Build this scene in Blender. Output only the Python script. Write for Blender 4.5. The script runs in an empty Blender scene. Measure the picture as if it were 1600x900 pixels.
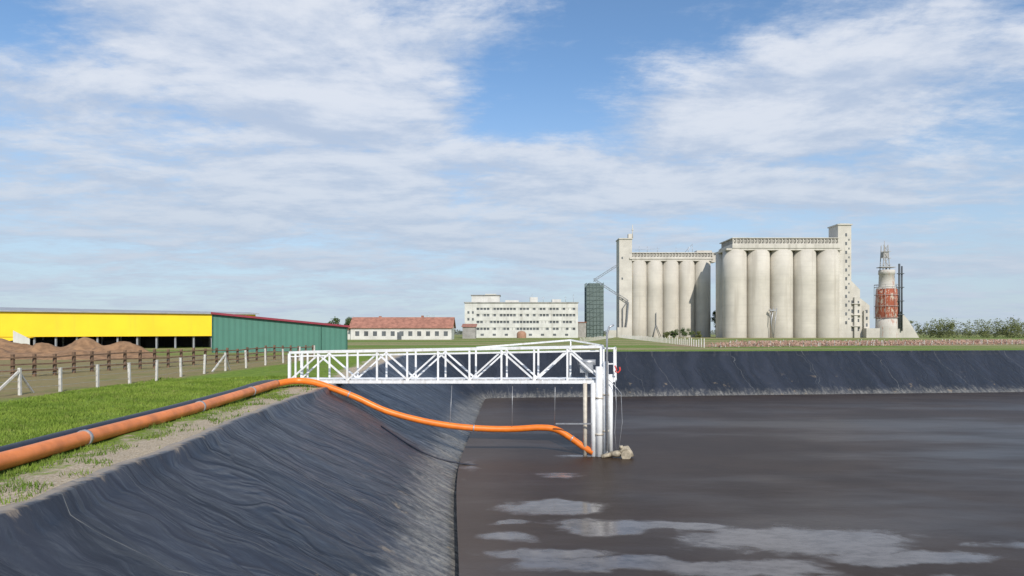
import bpy, math, random
import numpy as np
from mathutils import Vector, noise as mn
random.seed(7); rng=np.random.default_rng(7)
scene=bpy.context.scene
scene.view_settings.view_transform='Standard'; scene.view_settings.look='None'; scene.view_settings.exposure=0
R=math.radians
def ss(a,b,x):
    t=min(1,max(0,(x-a)/(b-a))); return t*t*(3-2*t)

# ---------------------------------------------------------------- node helpers
class NT:
    def __init__(s,nt): s.nt=nt; s.n=nt.nodes; s.l=nt.links
    def node(s,t,**k):
        n=s.n.new(t)
        for a,b in k.items(): setattr(n,a,b)
        return n
    def put(s,sock,v):
        if isinstance(v,bpy.types.NodeSocket): s.l.new(v,sock)
        else:
            if sock.type=='RGBA' and hasattr(v,'__len__') and len(v)==3: v=(*v,1)
            sock.default_value=v
    def math(s,op,a,b=0,c=None,clamp=False):
        n=s.node('ShaderNodeMath',operation=op,use_clamp=clamp); s.put(n.inputs[0],a); s.put(n.inputs[1],b)
        if c is not None: s.put(n.inputs[2],c)
        return n.outputs[0]
    def vmath(s,op,a,b=(0,0,0)):
        n=s.node('ShaderNodeVectorMath',operation=op); s.put(n.inputs[0],a); s.put(n.inputs[1],b)
        return n.outputs['Value'] if op in('LENGTH','DOT_PRODUCT') else n.outputs[0]
    def noise(s,vec,scale,detail=4,rough=.55,dist=0,col=False):
        n=s.node('ShaderNodeTexNoise'); s.put(n.inputs['Vector'],vec); n.inputs['Scale'].default_value=scale
        n.inputs['Detail'].default_value=detail; n.inputs['Roughness'].default_value=rough; n.inputs['Distortion'].default_value=dist
        return n.outputs['Color'] if col else n.outputs['Fac']
    def mapr(s,v,a,b,c=0,d=1,smooth=True):
        n=s.node('ShaderNodeMapRange'); 
        if smooth: n.interpolation_type='SMOOTHSTEP'
        s.put(n.inputs[0],v)
        for i,q in enumerate((a,b,c,d)): n.inputs[i+1].default_value=q
        return n.outputs[0]
    def mix(s,f,a,b,mode='MIX'):
        n=s.node('ShaderNodeMix',data_type='RGBA',blend_type=mode); s.put(n.inputs[0],f); s.put(n.inputs[6],a); s.put(n.inputs[7],b)
        return n.outputs[2]
    def sep(s,v):
        n=s.node('ShaderNodeSeparateXYZ'); s.put(n.inputs[0],v); return n.outputs
    def comb(s,x,y,z):
        n=s.node('ShaderNodeCombineXYZ')
        for i,q in enumerate((x,y,z)): s.put(n.inputs[i],q)
        return n.outputs[0]
    def scale(s,v,sc): return s.vmath('MULTIPLY',v,sc)
    def bump(s,h,strength=.3,dist=.05):
        n=s.node('ShaderNodeBump'); n.inputs['Strength'].default_value=strength; n.inputs['Distance'].default_value=dist
        s.put(n.inputs['Height'],h); return n.outputs[0]
    def ell(s,p,cx,cy,rx,ry):
        d=s.vmath('SUBTRACT',p,(cx,cy,0)); d=s.vmath('MULTIPLY',d,(1/rx,1/ry,0)); return s.mapr(s.vmath('LENGTH',d),1.0,0.0)
def mat(name):
    m=bpy.data.materials.new(name); m.use_nodes=True
    t=NT(m.node_tree); b=t.n['Principled BSDF']; return m,t,b
def pos(t): return t.node('ShaderNodeNewGeometry').outputs['Position']

def simple(name,col,rough=.6,metal=0,var=.25,sc=3,bump=.1,streak=0,dirt=None,bands=0):
    m,t,b=mat(name); p=pos(t)
    n=t.noise(p,sc,6,.6)
    c=t.mix(t.mapr(n,.3,.7),tuple(x*(1-var) for x in col),tuple(min(1,x*(1+var*.6)) for x in col))
    if streak:
        n2=t.noise(t.scale(p,(1,1,.06)),streak,5,.6)
        c=t.mix(t.mapr(n2,.5,.75,0,.7),c,tuple(x*.55 for x in col) if dirt is None else dirt)
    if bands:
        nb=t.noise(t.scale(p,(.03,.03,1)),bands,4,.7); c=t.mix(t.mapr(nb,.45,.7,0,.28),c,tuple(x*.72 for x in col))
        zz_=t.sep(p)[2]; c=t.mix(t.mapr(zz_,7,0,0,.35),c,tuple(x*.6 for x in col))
    t.put(b.inputs['Base Color'],c); b.inputs['Roughness'].default_value=rough; b.inputs['Metallic'].default_value=metal
    if bump: t.put(b.inputs['Normal'],t.bump(t.noise(p,sc*6,4),bump,.02))
    return m

# ---------------------------------------------------------------- mesh builder
class MB:
    def __init__(s): s.v=[]; s.f=[]; s.sm=[]
    def quad(s,*p):
        b=len(s.v); s.v+= [tuple(q) for q in p]; s.f.append(tuple(range(b,b+len(p)))); s.sm.append(False)
    def box(s,x0,x1,y0,y1,z0,z1):
        b=len(s.v); s.v+=[(x0,y0,z0),(x1,y0,z0),(x1,y1,z0),(x0,y1,z0),(x0,y0,z1),(x1,y0,z1),(x1,y1,z1),(x0,y1,z1)]
        for f in((0,3,2,1),(4,5,6,7),(0,1,5,4),(1,2,6,5),(2,3,7,6),(3,0,4,7)): s.f.append(tuple(b+i for i in f)); s.sm.append(False)
        return s
    def prism(s,pts,vec):
        n=len(pts); b=len(s.v); vec=Vector(vec)
        s.v+=[tuple(p) for p in pts]+[tuple(Vector(p)+vec) for p in pts]
        s.f.append(tuple(range(b+n-1,b-1,-1))); s.f.append(tuple(range(b+n,b+2*n))); s.sm+=[False,False]
        for i in range(n):
            j=(i+1)%n; s.f.append((b+i,b+j,b+n+j,b+n+i)); s.sm.append(False)
        return s
    def tube(s,path,r,n=10,caps=True,smooth=True):
        P=[Vector(p) for p in path]; rr=r if hasattr(r,'__len__') else [r]*len(P)
        b=len(s.v); up=None
        for i,p in enumerate(P):
            d=(P[min(i+1,len(P)-1)]-P[max(i-1,0)]).normalized()
            if up is None: up=Vector((0,0,1)) if abs(d.z)<.9 else Vector((0,1,0))
            a=d.cross(up).normalized(); c=a.cross(d).normalized(); up=c
            for k in range(n):
                th=2*math.pi*(k+.5)/n; s.v.append(tuple(p+a*math.cos(th)*rr[i]+c*math.sin(th)*rr[i]))
        for i in range(len(P)-1):
            for k in range(n):
                q=(k+1)%n; s.f.append((b+i*n+k,b+i*n+q,b+(i+1)*n+q,b+(i+1)*n+k)); s.sm.append(smooth)
        if caps:
            s.f.append(tuple(b+k for k in range(n-1,-1,-1))); e=b+(len(P)-1)*n
            s.f.append(tuple(e+k for k in range(n))); s.sm+=[False,False]
        return s
    def bar(s,a,b,w): return s.tube([a,b],w*.7071,4,smooth=False)
    def rings(s,cx,cy,prof,n=40):   # lathe, prof=[(r,z)..]
        b=len(s.v)
        for r,z in prof:
            for k in range(n):
                th=2*math.pi*k/n; s.v.append((cx+r*math.cos(th),cy+r*math.sin(th),z))
        for i in range(len(prof)-1):
            for k in range(n):
                q=(k+1)%n; s.f.append((b+i*n+k,b+i*n+q,b+(i+1)*n+q,b+(i+1)*n+k)); s.sm.append(True)
        e=b+(len(prof)-1)*n; s.f.append(tuple(e+k for k in range(n))); s.sm.append(False)
        return s
    def obj(s,name,m,parent=None):
        me=bpy.data.meshes.new(name); me.from_pydata(s.v,[],s.f); me.materials.append(m)
        me.polygons.foreach_set('use_smooth',s.sm); me.update()
        o=bpy.data.objects.new(name,me); scene.collection.objects.link(o)
        if parent: o.parent=parent
        return o
def empty(name):
    o=bpy.data.objects.new(name,None); scene.collection.objects.link(o); o.empty_display_size=.5; return o
def group(name,parts):
    e=empty(name)
    for pn,(mb,m) in parts.items():
        if mb.v: mb.obj(pn,m,e)
    return e

# ---------------------------------------------------------------- world / sun
SUN_E,SUN_A=R(36),R(163)
w=bpy.data.worlds.new("World"); scene.world=w; w.use_nodes=True
t=NT(w.node_tree); bg=t.n['Background']
sky=t.node('ShaderNodeTexSky',sky_type='NISHITA'); sky.sun_disc=False; sky.sun_elevation=SUN_E; sky.sun_rotation=SUN_A
sky.air_density=1.0; sky.dust_density=.5; sky.ozone_density=2.0
g=t.node('ShaderNodeTexCoord').outputs['Generated']; x,y,z=t.sep(g)
zz=t.math('ADD',t.math('MAXIMUM',z,0),.12)
p=t.comb(t.math('DIVIDE',x,zz),t.math('DIVIDE',y,zz),0)
n1=t.noise(t.scale(p,(.8,1.15,1)),1.6,12,.6,.3)
n2=t.noise(t.vmath('ADD',p,(7.3,2.1,0)),5.0,10,.7,.2)
n3=t.noise(t.vmath('ADD',t.scale(p,(.6,1.6,1)),(3,9,0)),14,6,.65,.2)
v=t.math('ADD',t.math('MULTIPLY',n1,.58),t.math('MULTIPLY',n2,.28)); v=t.math('ADD',v,t.math('MULTIPLY',n3,.14))
for cx,cy,rx,ry,wt in [(.05,2.12,.40,.55,-.17),(.27,1.62,.42,.36,-.15),(-1.25,1.6,.34,.30,-.15),(1.3,1.5,.3,.22,-.14),(.82,2.2,.62,.62,.22),
                       (-.6,1.9,.75,.9,.15),(-.9,3.0,1.7,1.2,.16),(2.1,3.3,.8,.45,-.07),(1.0,2.95,1.2,.55,.15),(.3,3.0,.8,.6,.13),(1.75,2.1,.22,.4,-.09),(.2,4.2,3.5,.9,.08),(-.75,3.35,.3,.14,-.07)]:
    v=t.math('ADD',v,t.math('MULTIPLY',t.ell(p,cx,cy,rx,ry),wt))
cl=t.mapr(v,.40,.60,0,.93)
pl=t.vmath('ADD',p,(.03,-.12,0)); nL=t.noise(t.scale(pl,(.8,1.15,1)),1.6,8,.6,.3); dsh=t.math('SUBTRACT',n1,nL)
shade=t.mapr(t.math('ADD',t.math('ADD',t.math('MULTIPLY',t.noise(t.vmath('ADD',p,(1.3,.2,0)),2.6,8,.65),.55),t.math('MULTIPLY',v,.5)),t.math('MULTIPLY',dsh,1.0)),.40,.74)
ccol=t.mix(shade,(4.9,5.8,7.4),(7.7,8.1,8.9))
skyc=t.mix(1.0,sky.outputs[0],(1.22,1.42,1.55),'MULTIPLY')
c=t.mix(cl,skyc,ccol)
hz=t.mapr(z,.0,.38,.80,0)
c=t.mix(hz,c,(4.9,5.8,7.0))
t.put(bg.inputs[0],c); bg.inputs[1].default_value=.1
sd=bpy.data.lights.new('sun','SUN'); sd.energy=4.1; sd.angle=R(.53); sd.color=(1,.94,.85)
so=bpy.data.objects.new('sun',sd); scene.collection.objects.link(so)
sv=Vector((math.sin(SUN_A)*math.cos(SUN_E),math.cos(SUN_A)*math.cos(SUN_E),math.sin(SUN_E)))
so.rotation_euler=sv.to_track_quat('Z','Y').to_euler(); so.location=(20,-40,50)

# ---------------------------------------------------------------- lagoon terrain
XMIN,XMAX,YMIN,YMAX,RR=-7.55,78,1,55.5,6.5
def warp(x,y):
    a=(1-ss(-1,10,x))*ss(-45,-12,x)
    return x+1.35*(1-ss(5,27,y))*a, y+.12*min(max(x,-8),78)*ss(30,50,y)*(1-ss(75,220,y))
def loop(step=.3,na=20):
    L=[]
    def line(ax,ay,bx,by,nx,ny):
        n=int(math.hypot(bx-ax,by-ay)/step)
        for i in range(n): q=i/n; L.append((ax+(bx-ax)*q,ay+(by-ay)*q,nx,ny))
    def arc(cx,cy,a0):
        for i in range(na):
            a=a0-math.pi/2*i/na; L.append((cx+RR*math.cos(a),cy+RR*math.sin(a),math.cos(a),math.sin(a)))
    line(XMIN,YMIN+RR,XMIN,YMAX-RR,-1,0); arc(XMIN+RR,YMAX-RR,math.pi)
    line(XMIN+RR,YMAX,XMAX-RR,YMAX,0,1); arc(XMAX-RR,YMAX-RR,math.pi/2)
    line(XMAX,YMAX-RR,XMAX,YMIN+RR,1,0); arc(XMAX-RR,YMIN+RR,0)
    line(XMAX-RR,YMIN,XMIN+RR,YMIN,0,-1); arc(XMIN+RR,YMIN+RR,-math.pi/2)
    return L
LP=loop(); NL=len(LP)
arcl=[0]
for i in range(1,NL+1):
    a=LP[i-1]; b=LP[i%NL]; arcl.append(arcl[-1]+math.hypot(a[0]-b[0],a[1]-b[1]))
def rimz(y): return .62*ss(24,50,y)
def sdf(x,y):
    cx=(XMIN+XMAX)/2; cy=(YMIN+YMAX)/2
    qx=abs(x-cx)-(XMAX-XMIN)/2+RR; qy=abs(y-cy)-(YMAX-YMIN)/2+RR
    return math.hypot(max(qx,0),max(qy,0))+min(max(qx,qy),0)-RR
def gz(x,y,d=None):
    if d is None: d=sdf(x,y)
    h=rimz(y)*(1-ss(1.5,14,d))
    h+= .10*mn.noise(Vector((x*.25,y*.25,0)))*ss(.2,2,d)*(1-ss(60,120,d))
    h+= .035*mn.noise(Vector((x*1.7,y*1.7,3)))*(1-ss(15,25,d))
    return h
TOE=-2.55
def sheet(name,ds,zf,m):
    V=[];F=[];UV=[]
    for d in ds:
        for i,(x,y,nx,ny) in enumerate(LP):
            X=x+nx*d; Y=y+ny*d; z=zf(X,Y,d,arcl[i]); wx,wy=warp(X,Y)
            if -.3<d<.3:
                wv=.11*mn.noise(Vector((arcl[i]*.9,0,0)))+.16*mn.noise(Vector((arcl[i]*.25,4,0))); wx+=nx*wv; wy+=ny*wv
            V.append((wx,wy,z)); UV.append((arcl[i],d))
    for j in range(len(ds)-1):
        for i in range(NL):
            k=(i+1)%NL; F.append((j*NL+i,j*NL+k,(j+1)*NL+k,(j+1)*NL+i))
    me=bpy.data.meshes.new(name); me.from_pydata(V,[],F); me.materials.append(m)
    uv=me.uv_layers.new(name='UVMap')
    li=np.empty(len(me.loops),dtype=np.int32); me.loops.foreach_get('vertex_index',li)
    U=np.array(UV,dtype=np.float32)[li]
    U2=U.reshape(-1,4,2); big=U2[:,:,0].max(1)-U2[:,:,0].min(1)>50
    U2[big,:,0]=np.where(U2[big,:,0]<10,U2[big,:,0]+arcl[-1],U2[big,:,0])
    uv.data.foreach_set('uv',U2.reshape(-1)); me.polygons.foreach_set('use_smooth',[True]*len(F)); me.update()
    o=bpy.data.objects.new(name,me); scene.collection.objects.link(o); return o

# ground material
m_ground,t,b=mat('grass_ground'); P=pos(t); uv=t.node('ShaderNodeUVMap').outputs[0]; d=t.sep(uv)[1]; X,Y,Z=t.sep(P)
nb=t.noise(P,.35,5,.6); nf=t.noise(P,3.2,6,.65); nff=t.noise(P,28,4,.6); nw=t.noise(P,.07,4,.55)
green=t.mix(t.mapr(nf,.3,.7),(.12,.19,.026),(.20,.28,.040))
green=t.mix(t.mapr(nff,.35,.7,0,.45),green,(.065,.11,.018))
dry=t.mix(nf,(.20,.14,.075),(.31,.24,.135)); dry=t.mix(t.mapr(nb,.5,.65,0,.45),dry,(.12,.16,.035))
soil=t.mix(t.mapr(nff,.3,.7),(.30,.23,.15),(.52,.45,.35)); soil=t.mix(t.mapr(t.noise(P,11,5,.7),.5,.68,0,.5),soil,(.19,.15,.10))
dn=t.math('ADD',d,t.math('MULTIPLY',t.math('SUBTRACT',nf,.5),2.4)); dn=t.math('ADD',dn,t.math('MULTIPLY',t.math('SUBTRACT',nb,.5),2.6))
c=t.mix(t.mapr(nb,.57,.74,0,.5),green,dry)
u=t.math('ADD',X,t.math('MULTIPLY',Y,-.16)); u=t.math('ADD',u,t.math('MULTIPLY',t.math('SUBTRACT',nb,.5),2.5))
yard=t.mapr(u,-20.0,-21.4); yfar=t.mapr(Y,62,72,1,0)
c=t.mix(t.math('MULTIPLY',t.math('MULTIPLY',yard,.85),yfar),c,dry)
fs=t.noise(t.comb(t.math('MULTIPLY',X,.006),t.math('MULTIPLY',Y,.05),0),1.0,3,.5)
ff=t.mix(t.mapr(fs,.42,.6),(.14,.21,.040),(.29,.25,.13)); ff=t.mix(t.mapr(nb,.4,.75,0,.5),ff,(.11,.14,.040))
c=t.mix(t.mapr(Y,66,80),c,ff)
plot=t.math('MULTIPLY',t.mapr(t.math('ADD',Y,t.math('MULTIPLY',X,-.35)),94,98),t.mapr(t.math('ADD',Y,t.math('MULTIPLY',X,-.35)),118,112))
plot=t.math('MULTIPLY',plot,t.mapr(X,22,30)); c=t.mix(t.math('MULTIPLY',plot,.75),c,(.33,.21,.155))
soilm=t.mapr(dn,1.5,.75); c=t.mix(t.math('MULTIPLY',soilm,t.mapr(Y,48,60,1,.2)),c,soil)
t.put(b.inputs['Base Color'],c); b.inputs['Roughness'].default_value=.95; b.inputs['Specular IOR Level'].default_value=.15
t.put(b.inputs['Normal'],t.bump(t.math('ADD',nf,t.math('MULTIPLY',nff,.5)),.7,.08))
ds=[-.02,.12,.3,.55,.85,1.2,1.6,2.1,2.7,3.4,4.2,5.2,6.5,8,10,12.5,15.5,20,27,38,55,80,120,180,300,550,1000,2200,5000]
def gzf(X,Y,d,s):
    if d<0: return rimz(Y)-.05
    return gz(X,Y,d)
sheet('ground',ds,gzf,m_ground)

# liner
m_liner,t,b=mat('pond_liner_membrane'); P=pos(t); uv=t.node('ShaderNodeUVMap').outputs[0]; s_,d_,_=t.sep(uv)
far=t.mapr(t.sep(P)[1],40,50)
wob=t.noise(uv,.35,3,.5); sw=t.math('ADD',s_,t.math('MULTIPLY',t.math('SUBTRACT',wob,.5),2.4)); sw=t.math('ADD',sw,t.math('MULTIPLY',d_,.12))
def seam(off,per,wd):
    f=t.math('FRACT',t.math('DIVIDE',t.math('ADD',sw,off),per)); f=t.math('ABSOLUTE',t.math('SUBTRACT',f,.5)); return t.mapr(f,wd/per,0)
seams=t.math('MAXIMUM',seam(1.55,6.3,.026),t.math('MULTIPLY',seam(3.9,14.7,.020),.7))
uvd=t.vmath('ADD',uv,t.scale(t.noise(uv,.3,3,.5,0,True),(2.6,0,0)))
wr=t.noise(t.scale(uvd,(1,.16,1)),.8,3,.5,.5); wr2=t.noise(t.scale(uvd,(1,.34,1)),2.6,4,.55,.8)
fold_n=t.noise(t.vmath('ADD',t.scale(uvd,(1,.30,1)),(4,11,0)),.85,2,.45,1.0); fold=t.mapr(t.math('ABSOLUTE',t.math('SUBTRACT',fold_n,.5)),.045,0)
fold=t.math('MULTIPLY',fold,t.mapr(t.noise(uv,.5,3),.4,.6))
fine=t.noise(t.scale(uvd,(1,.14,1)),9,5,.65)
base=t.mix(t.mapr(wr,.35,.7),(.013,.016,.023),(.024,.028,.040))
base=t.mix(t.mapr(fine,.54,.78,0,.22),base,(.065,.072,.085))
dust=t.noise(t.scale(uv,(1.3,.5,1)),3.0,8,.7); base=t.mix(t.mapr(dust,.54,.78,0,.25),base,(.10,.10,.10))
td=t.math('ADD',d_,t.math('MULTIPLY',t.math('SUBTRACT',dust,.5),2.6)); td=t.math('SUBTRACT',td,t.math('MULTIPLY',far,-.35))
toe=t.mapr(td,-3.9,-4.9)
spk=t.noise(P,7,7,.75); stre=t.noise(t.scale(uv,(1,.25,1)),4,6,.7)
base=t.mix(t.math('MULTIPLY',toe,t.mapr(t.math('MULTIPLY',t.math('ADD',spk,stre),.5),.40,.62,.15,.85)),base,(.26,.245,.215))
spot=t.math('MULTIPLY',t.mapr(t.noise(uv,.9,5,.7),.62,.70),t.mapr(d_,-2.4,-3.6,0,.55)); base=t.mix(spot,base,(.30,.23,.15))
rimd=t.mapr(t.math('ADD',d_,t.math('MULTIPLY',t.math('SUBTRACT',dust,.5),.9)),-.22,-.02,0,.8); base=t.mix(t.math('MULTIPLY',rimd,t.mapr(far,0,1,1,.2)),base,(.34,.27,.19))
base=t.mix(t.math('MULTIPLY',seams,t.mapr(dust,.3,.6,.15,.6)),base,(.24,.24,.23))
t.put(b.inputs['Base Color'],base); t.put(b.inputs['Roughness'],t.mapr(dust,.3,.7,.30,.52)); b.inputs['Specular IOR Level'].default_value=.48
h=t.math('ADD',t.math('MULTIPLY',wr,1.2),t.math('MULTIPLY',wr2,.32)); h=t.math('ADD',h,t.math('MULTIPLY',seams,.07)); h=t.math('ADD',h,t.math('MULTIPLY',fine,.02)); h=t.math('ADD',h,t.math('MULTIPLY',fold,.16))
t.put(b.inputs['Normal'],t.bump(h,.7,.24))
def lz(X,Y,d,s):
    q=-d/5.0; z=rimz(Y)*(1-min(q,1))+TOE*q
    amp=math.sin(min(1,max(0,q))*math.pi)
    z+= .05*amp*mn.noise(Vector((s*.7,d*.25,0)))+.13*amp*mn.noise(Vector((s*.17,d*.3,9)))
    if q>.8: z+=.09*mn.noise(Vector((s*.8,d*.5,20)))+.04*mn.noise(Vector((s*2.6,d*.9,2)))
    if d>-.25: z=rimz(Y)+.035-(d*d)*.2
    return z
lds=[.22,.1,0,-.1,-.22]+[-.22-.2*i for i in range(1,30)]
def lzf(X,Y,d,s):
    if d>=0: return gz(X,Y,d)+.012+.02*max(0,mn.noise(Vector((s*2,1,1))))-(.08 if d>.2 else 0)
    return lz(X,Y,d,s)
sheet('pond_liner',lds,lzf,m_liner)

# slurry
m_sl,t,b=mat('slurry'); P=pos(t); X,Y,Z=t.sep(P)
nl=t.noise(P,.25,5,.6,.4); nm=t.noise(t.scale(P,(1,1.6,1)),1.1,7,.6,.5); nf=t.noise(P,14,5,.65)
base=t.mix(t.mapr(nl,.35,.65),(.032,.020,.013),(.046,.030,.020)); base=t.mix(t.mapr(nf,.5,.75,0,.3),base,(.062,.044,.032))
edge=t.mapr(t.math('ADD',X,t.math('MULTIPLY',nm,2.0)),-.2,2.2,.6,0); base=t.mix(edge,base,(.090,.066,.050))
Pd=t.vmath('ADD',P,t.scale(t.vmath('SUBTRACT',t.noise(P,.5,4,.55,0,True),(.5,.5,.5)),(2.0,1.6,0)))
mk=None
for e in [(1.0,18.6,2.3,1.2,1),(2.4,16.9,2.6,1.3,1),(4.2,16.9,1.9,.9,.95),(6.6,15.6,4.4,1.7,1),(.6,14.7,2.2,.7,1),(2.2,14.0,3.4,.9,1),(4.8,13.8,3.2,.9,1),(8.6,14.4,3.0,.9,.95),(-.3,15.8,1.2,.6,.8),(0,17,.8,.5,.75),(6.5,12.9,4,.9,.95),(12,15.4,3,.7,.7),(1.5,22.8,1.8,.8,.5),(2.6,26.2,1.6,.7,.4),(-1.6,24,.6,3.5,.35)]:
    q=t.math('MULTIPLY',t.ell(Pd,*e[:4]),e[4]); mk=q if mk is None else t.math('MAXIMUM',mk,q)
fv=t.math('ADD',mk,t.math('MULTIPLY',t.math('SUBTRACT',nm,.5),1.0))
film_sky_sheen=t.math('MULTIPLY',t.mapr(fv,.18,.62),t.mapr(t.noise(t.scale(P,(1,2,1)),2.2,6,.65),.30,.62,.35,1))
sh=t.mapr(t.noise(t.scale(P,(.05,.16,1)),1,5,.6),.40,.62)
base=t.mix(t.math('MULTIPLY',film_sky_sheen,.62),base,(.19,.17,.16))  # thin foam film; its paler colour also paints in part of the sky reflection
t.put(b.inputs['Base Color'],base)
rg=t.mix(sh,(.46,.46,.46),(.28,.28,.28)); rg=t.mix(t.mapr(fv,.2,.6),rg,(.13,.13,.13)); t.put(b.inputs['Roughness'],rg); b.inputs['IOR'].default_value=1.36
t.put(b.inputs['Specular IOR Level'],t.mapr(fv,.2,.6,.26,.7))
inv=t.math('SUBTRACT',1,t.math('MULTIPLY',t.mapr(fv,.2,.5),.88))
t.put(b.inputs['Normal'],t.bump(t.math('MULTIPLY',t.math('ADD',t.math('MULTIPLY',nm,.7),t.math('MULTIPLY',nf,.25)),inv),.3,.05))
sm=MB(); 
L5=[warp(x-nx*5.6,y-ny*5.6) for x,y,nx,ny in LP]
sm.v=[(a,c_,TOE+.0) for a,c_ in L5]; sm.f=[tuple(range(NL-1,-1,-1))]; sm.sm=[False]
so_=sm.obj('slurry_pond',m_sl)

# ---------------------------------------------------------------- materials
white=simple('white_paint',(.78,.79,.80),.45,0,.10,4,.05,6,(.50,.46,.40))
offw=simple('weathered_white_steel',(.55,.50,.42),.5,0,.2,5,.1,8,(.28,.2,.13))
beige=simple('beige_cast_iron',(.36,.31,.23),.55,0,.35,8,.3)
steel=simple('galvanised_steel',(.42,.43,.45),.4,.5,.2,6,.1)
orange=simple('orange_plastic_pipe',(.82,.20,.02),.35,0,.15,2.5,.03,1.5,(.62,.17,.04))
orange2=simple('faded_orange_pipe',(.72,.215,.055),.45,0,.25,2,.04,0)
black=simple('black_rubber',(.016,.019,.032),.4,0,.3,4,.1)
redm=simple('red_paint',(.55,.04,.03),.5)
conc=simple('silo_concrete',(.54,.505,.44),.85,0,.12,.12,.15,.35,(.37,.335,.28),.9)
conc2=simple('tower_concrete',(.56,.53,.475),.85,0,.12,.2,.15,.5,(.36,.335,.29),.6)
concd=simple('dark_concrete',(.32,.31,.29),.9,0,.2,.6,.2,.6)
glass=simple('dark_window',(.12,.13,.14),.3,0,.4,.4,0)
plaster=simple('white_plaster',(.60,.59,.555),.85,0,.14,.3,.1,.6,(.42,.40,.36))
redroof=simple('red_tile_roof',(.34,.155,.11),.85,0,.3,.8,.2)
woodm=simple('weathered_timber',(.17,.105,.065),.85,0,.35,3,.2)
postm=simple('concrete_post',(.56,.54,.50),.85,0,.2,6,.2,8)
earth=simple('earth_heap',(.27,.155,.08),.95,0,.35,1.6,.6)
yellow=simple('yellow_cladding',(.90,.60,.008),.5,0,.07,.3,.03,.8,(.80,.52,.02))
grey=simple('grey_sheet',(.30,.31,.33),.5,0,.15,1,.05)
dark=simple('dark_interior',(.035,.035,.038),.9,0,.3,.5,0)
maroon=simple('maroon_roof',(.24,.02,.04),.5,0,.15,1,.05)
rust,t,b=mat('rusty_brick'); p=pos(t); n=t.noise(p,.45,7,.7); n2=t.noise(t.scale(p,(1,1,.4)),1.2,6,.7)
c=t.mix(n,(.40,.10,.045),(.26,.08,.05)); c=t.mix(t.mapr(n2,.52,.62),c,(.50,.44,.36)); t.put(b.inputs['Base Color'],c); b.inputs['Roughness'].default_value=.9
kilnw,t,b=mat('flaking_whitewash'); p=pos(t); n=t.noise(p,.6,7,.7); n2=t.noise(t.scale(p,(1,1,.25)),.9,6,.7)
c=t.mix(n,(.60,.57,.52),(.42,.39,.35)); c=t.mix(t.mapr(n2,.56,.66),c,(.36,.13,.07)); t.put(b.inputs['Base Color'],c); b.inputs['Roughness'].default_value=.9
def corrug(name,col,per,dirx):
    m,t,b=mat(name); p=pos(t); k=t.vmath('DOT_PRODUCT',p,dirx)
    f=t.math('ABSOLUTE',t.math('SUBTRACT',t.math('FRACT',t.math('DIVIDE',k,per)),.5)); f=t.mapr(f,.1,.25)
    n=t.noise(p,.7,5,.6); c=t.mix(n,tuple(q*.85 for q in col),tuple(q*1.15 for q in col)); c=t.mix(t.math('MULTIPLY',t.math('SUBTRACT',1,f),.22),c,tuple(q*.5 for q in col))
    t.put(b.inputs['Base Color'],c); b.inputs['Roughness'].default_value=.45; t.put(b.inputs['Normal'],t.bump(f,.6,.03)); return m
greenc=corrug('green_corrugated_steel',(.065,.19,.145),.6,(.94,.33,0))

# ---------------------------------------------------------------- truss footbridge
A=Vector((-9.45,29,.12)); B=Vector((3.45,26.4,.30)); HT=1.33
dirb=(B-A).normalized(); perp=Vector((-dirb.y,dirb.x,0)).normalized()*1.05; up=Vector((0,0,1))
tr=MB(); deck=MB(); rail=MB()
NP=10
def HH(q): return 1.24+.12*q
for side in (0,1):
    o=perp*side
    tr.bar(A+o,B+o,.13); tr.bar(A+o+up*HH(0),B+o+up*HH(1),.10)
    tr.bar(A+o+up*(HH(0)-.17),B+o+up*(HH(1)-.17),.045)
    for i in range(NP+1):
        q=i/NP; p0=A.lerp(B,q)+o; tr.bar(p0+up*.06,p0+up*(HH(q)-.04),.075 if i not in(0,NP) else .11)
        if i<NP:
            q2=(i+1)/NP; p1=A.lerp(B,q2)+o
            if i%2: a_,b_=p0+up*(HH(q)-.1),p1+up*.07
            else: a_,b_=p0+up*.07,p1+up*(HH(q2)-.1)
            tr.bar(a_+perp*.04*(1-2*side),b_+perp*.04*(1-2*side),.065)
for i in range(41):
    p0=A.lerp(B,i/40); deck.bar(p0+up*.05+perp*.07,p0+up*.05+perp*.93,.05)
deck.prism([A+up*.09+perp*.08,B+up*.09+perp*.08,B+up*.09+perp*.92,A+up*.09+perp*.92],(0,0,.03))
G=A+dirb*.28
for o in (Vector((0,0,0)),perp): rail.bar(G+o,G+o+up*1.25,.07)
rail.bar(A+up*1.24,A+perp+up*1.24,.07); rail.bar(B+up*1.36,B+perp+up*1.36,.08)
rail.bar(A.lerp(B,.6)+perp*1.1+up*1.35,A.lerp(B,.9)+perp*1.1+up*1.62,.07); rail.bar(A.lerp(B,.9)+perp*1.1+up*1.62,B+perp*.6+up*1.4,.06)
rail.bar(A.lerp(B,.9)+perp*1.1+up*1.36,A.lerp(B,.9)+perp*1.1+up*1.64,.05)
eq=MB(); C=A.lerp(B,.955)
eq.prism([C+up*.35+perp*.2-dirb*.25,C+up*.35+perp*.2+dirb*.25,C+up*.35+perp*.6+dirb*.25,C+up*.35+perp*.6-dirb*.25],(0,0,.42))
eq.tube([C+up*.75-dirb*.3+perp*.3,C+up*.75+dirb*.35+perp*.3],.11,12); eq.bar(C+up*.1+perp*.3,C+up*.4+perp*.3,.1)
plat=MB(); plat.prism([B-perp*.05-dirb*.9,B-perp*.05+dirb*.55,B+perp*1.02+dirb*.55,B+perp*1.02-dirb*.9],(0,0,.05))
for o in(-perp*.03,perp*.98): plat.bar(B+o+dirb*.5,B+o+dirb*.5+up*1.3,.07)
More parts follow.
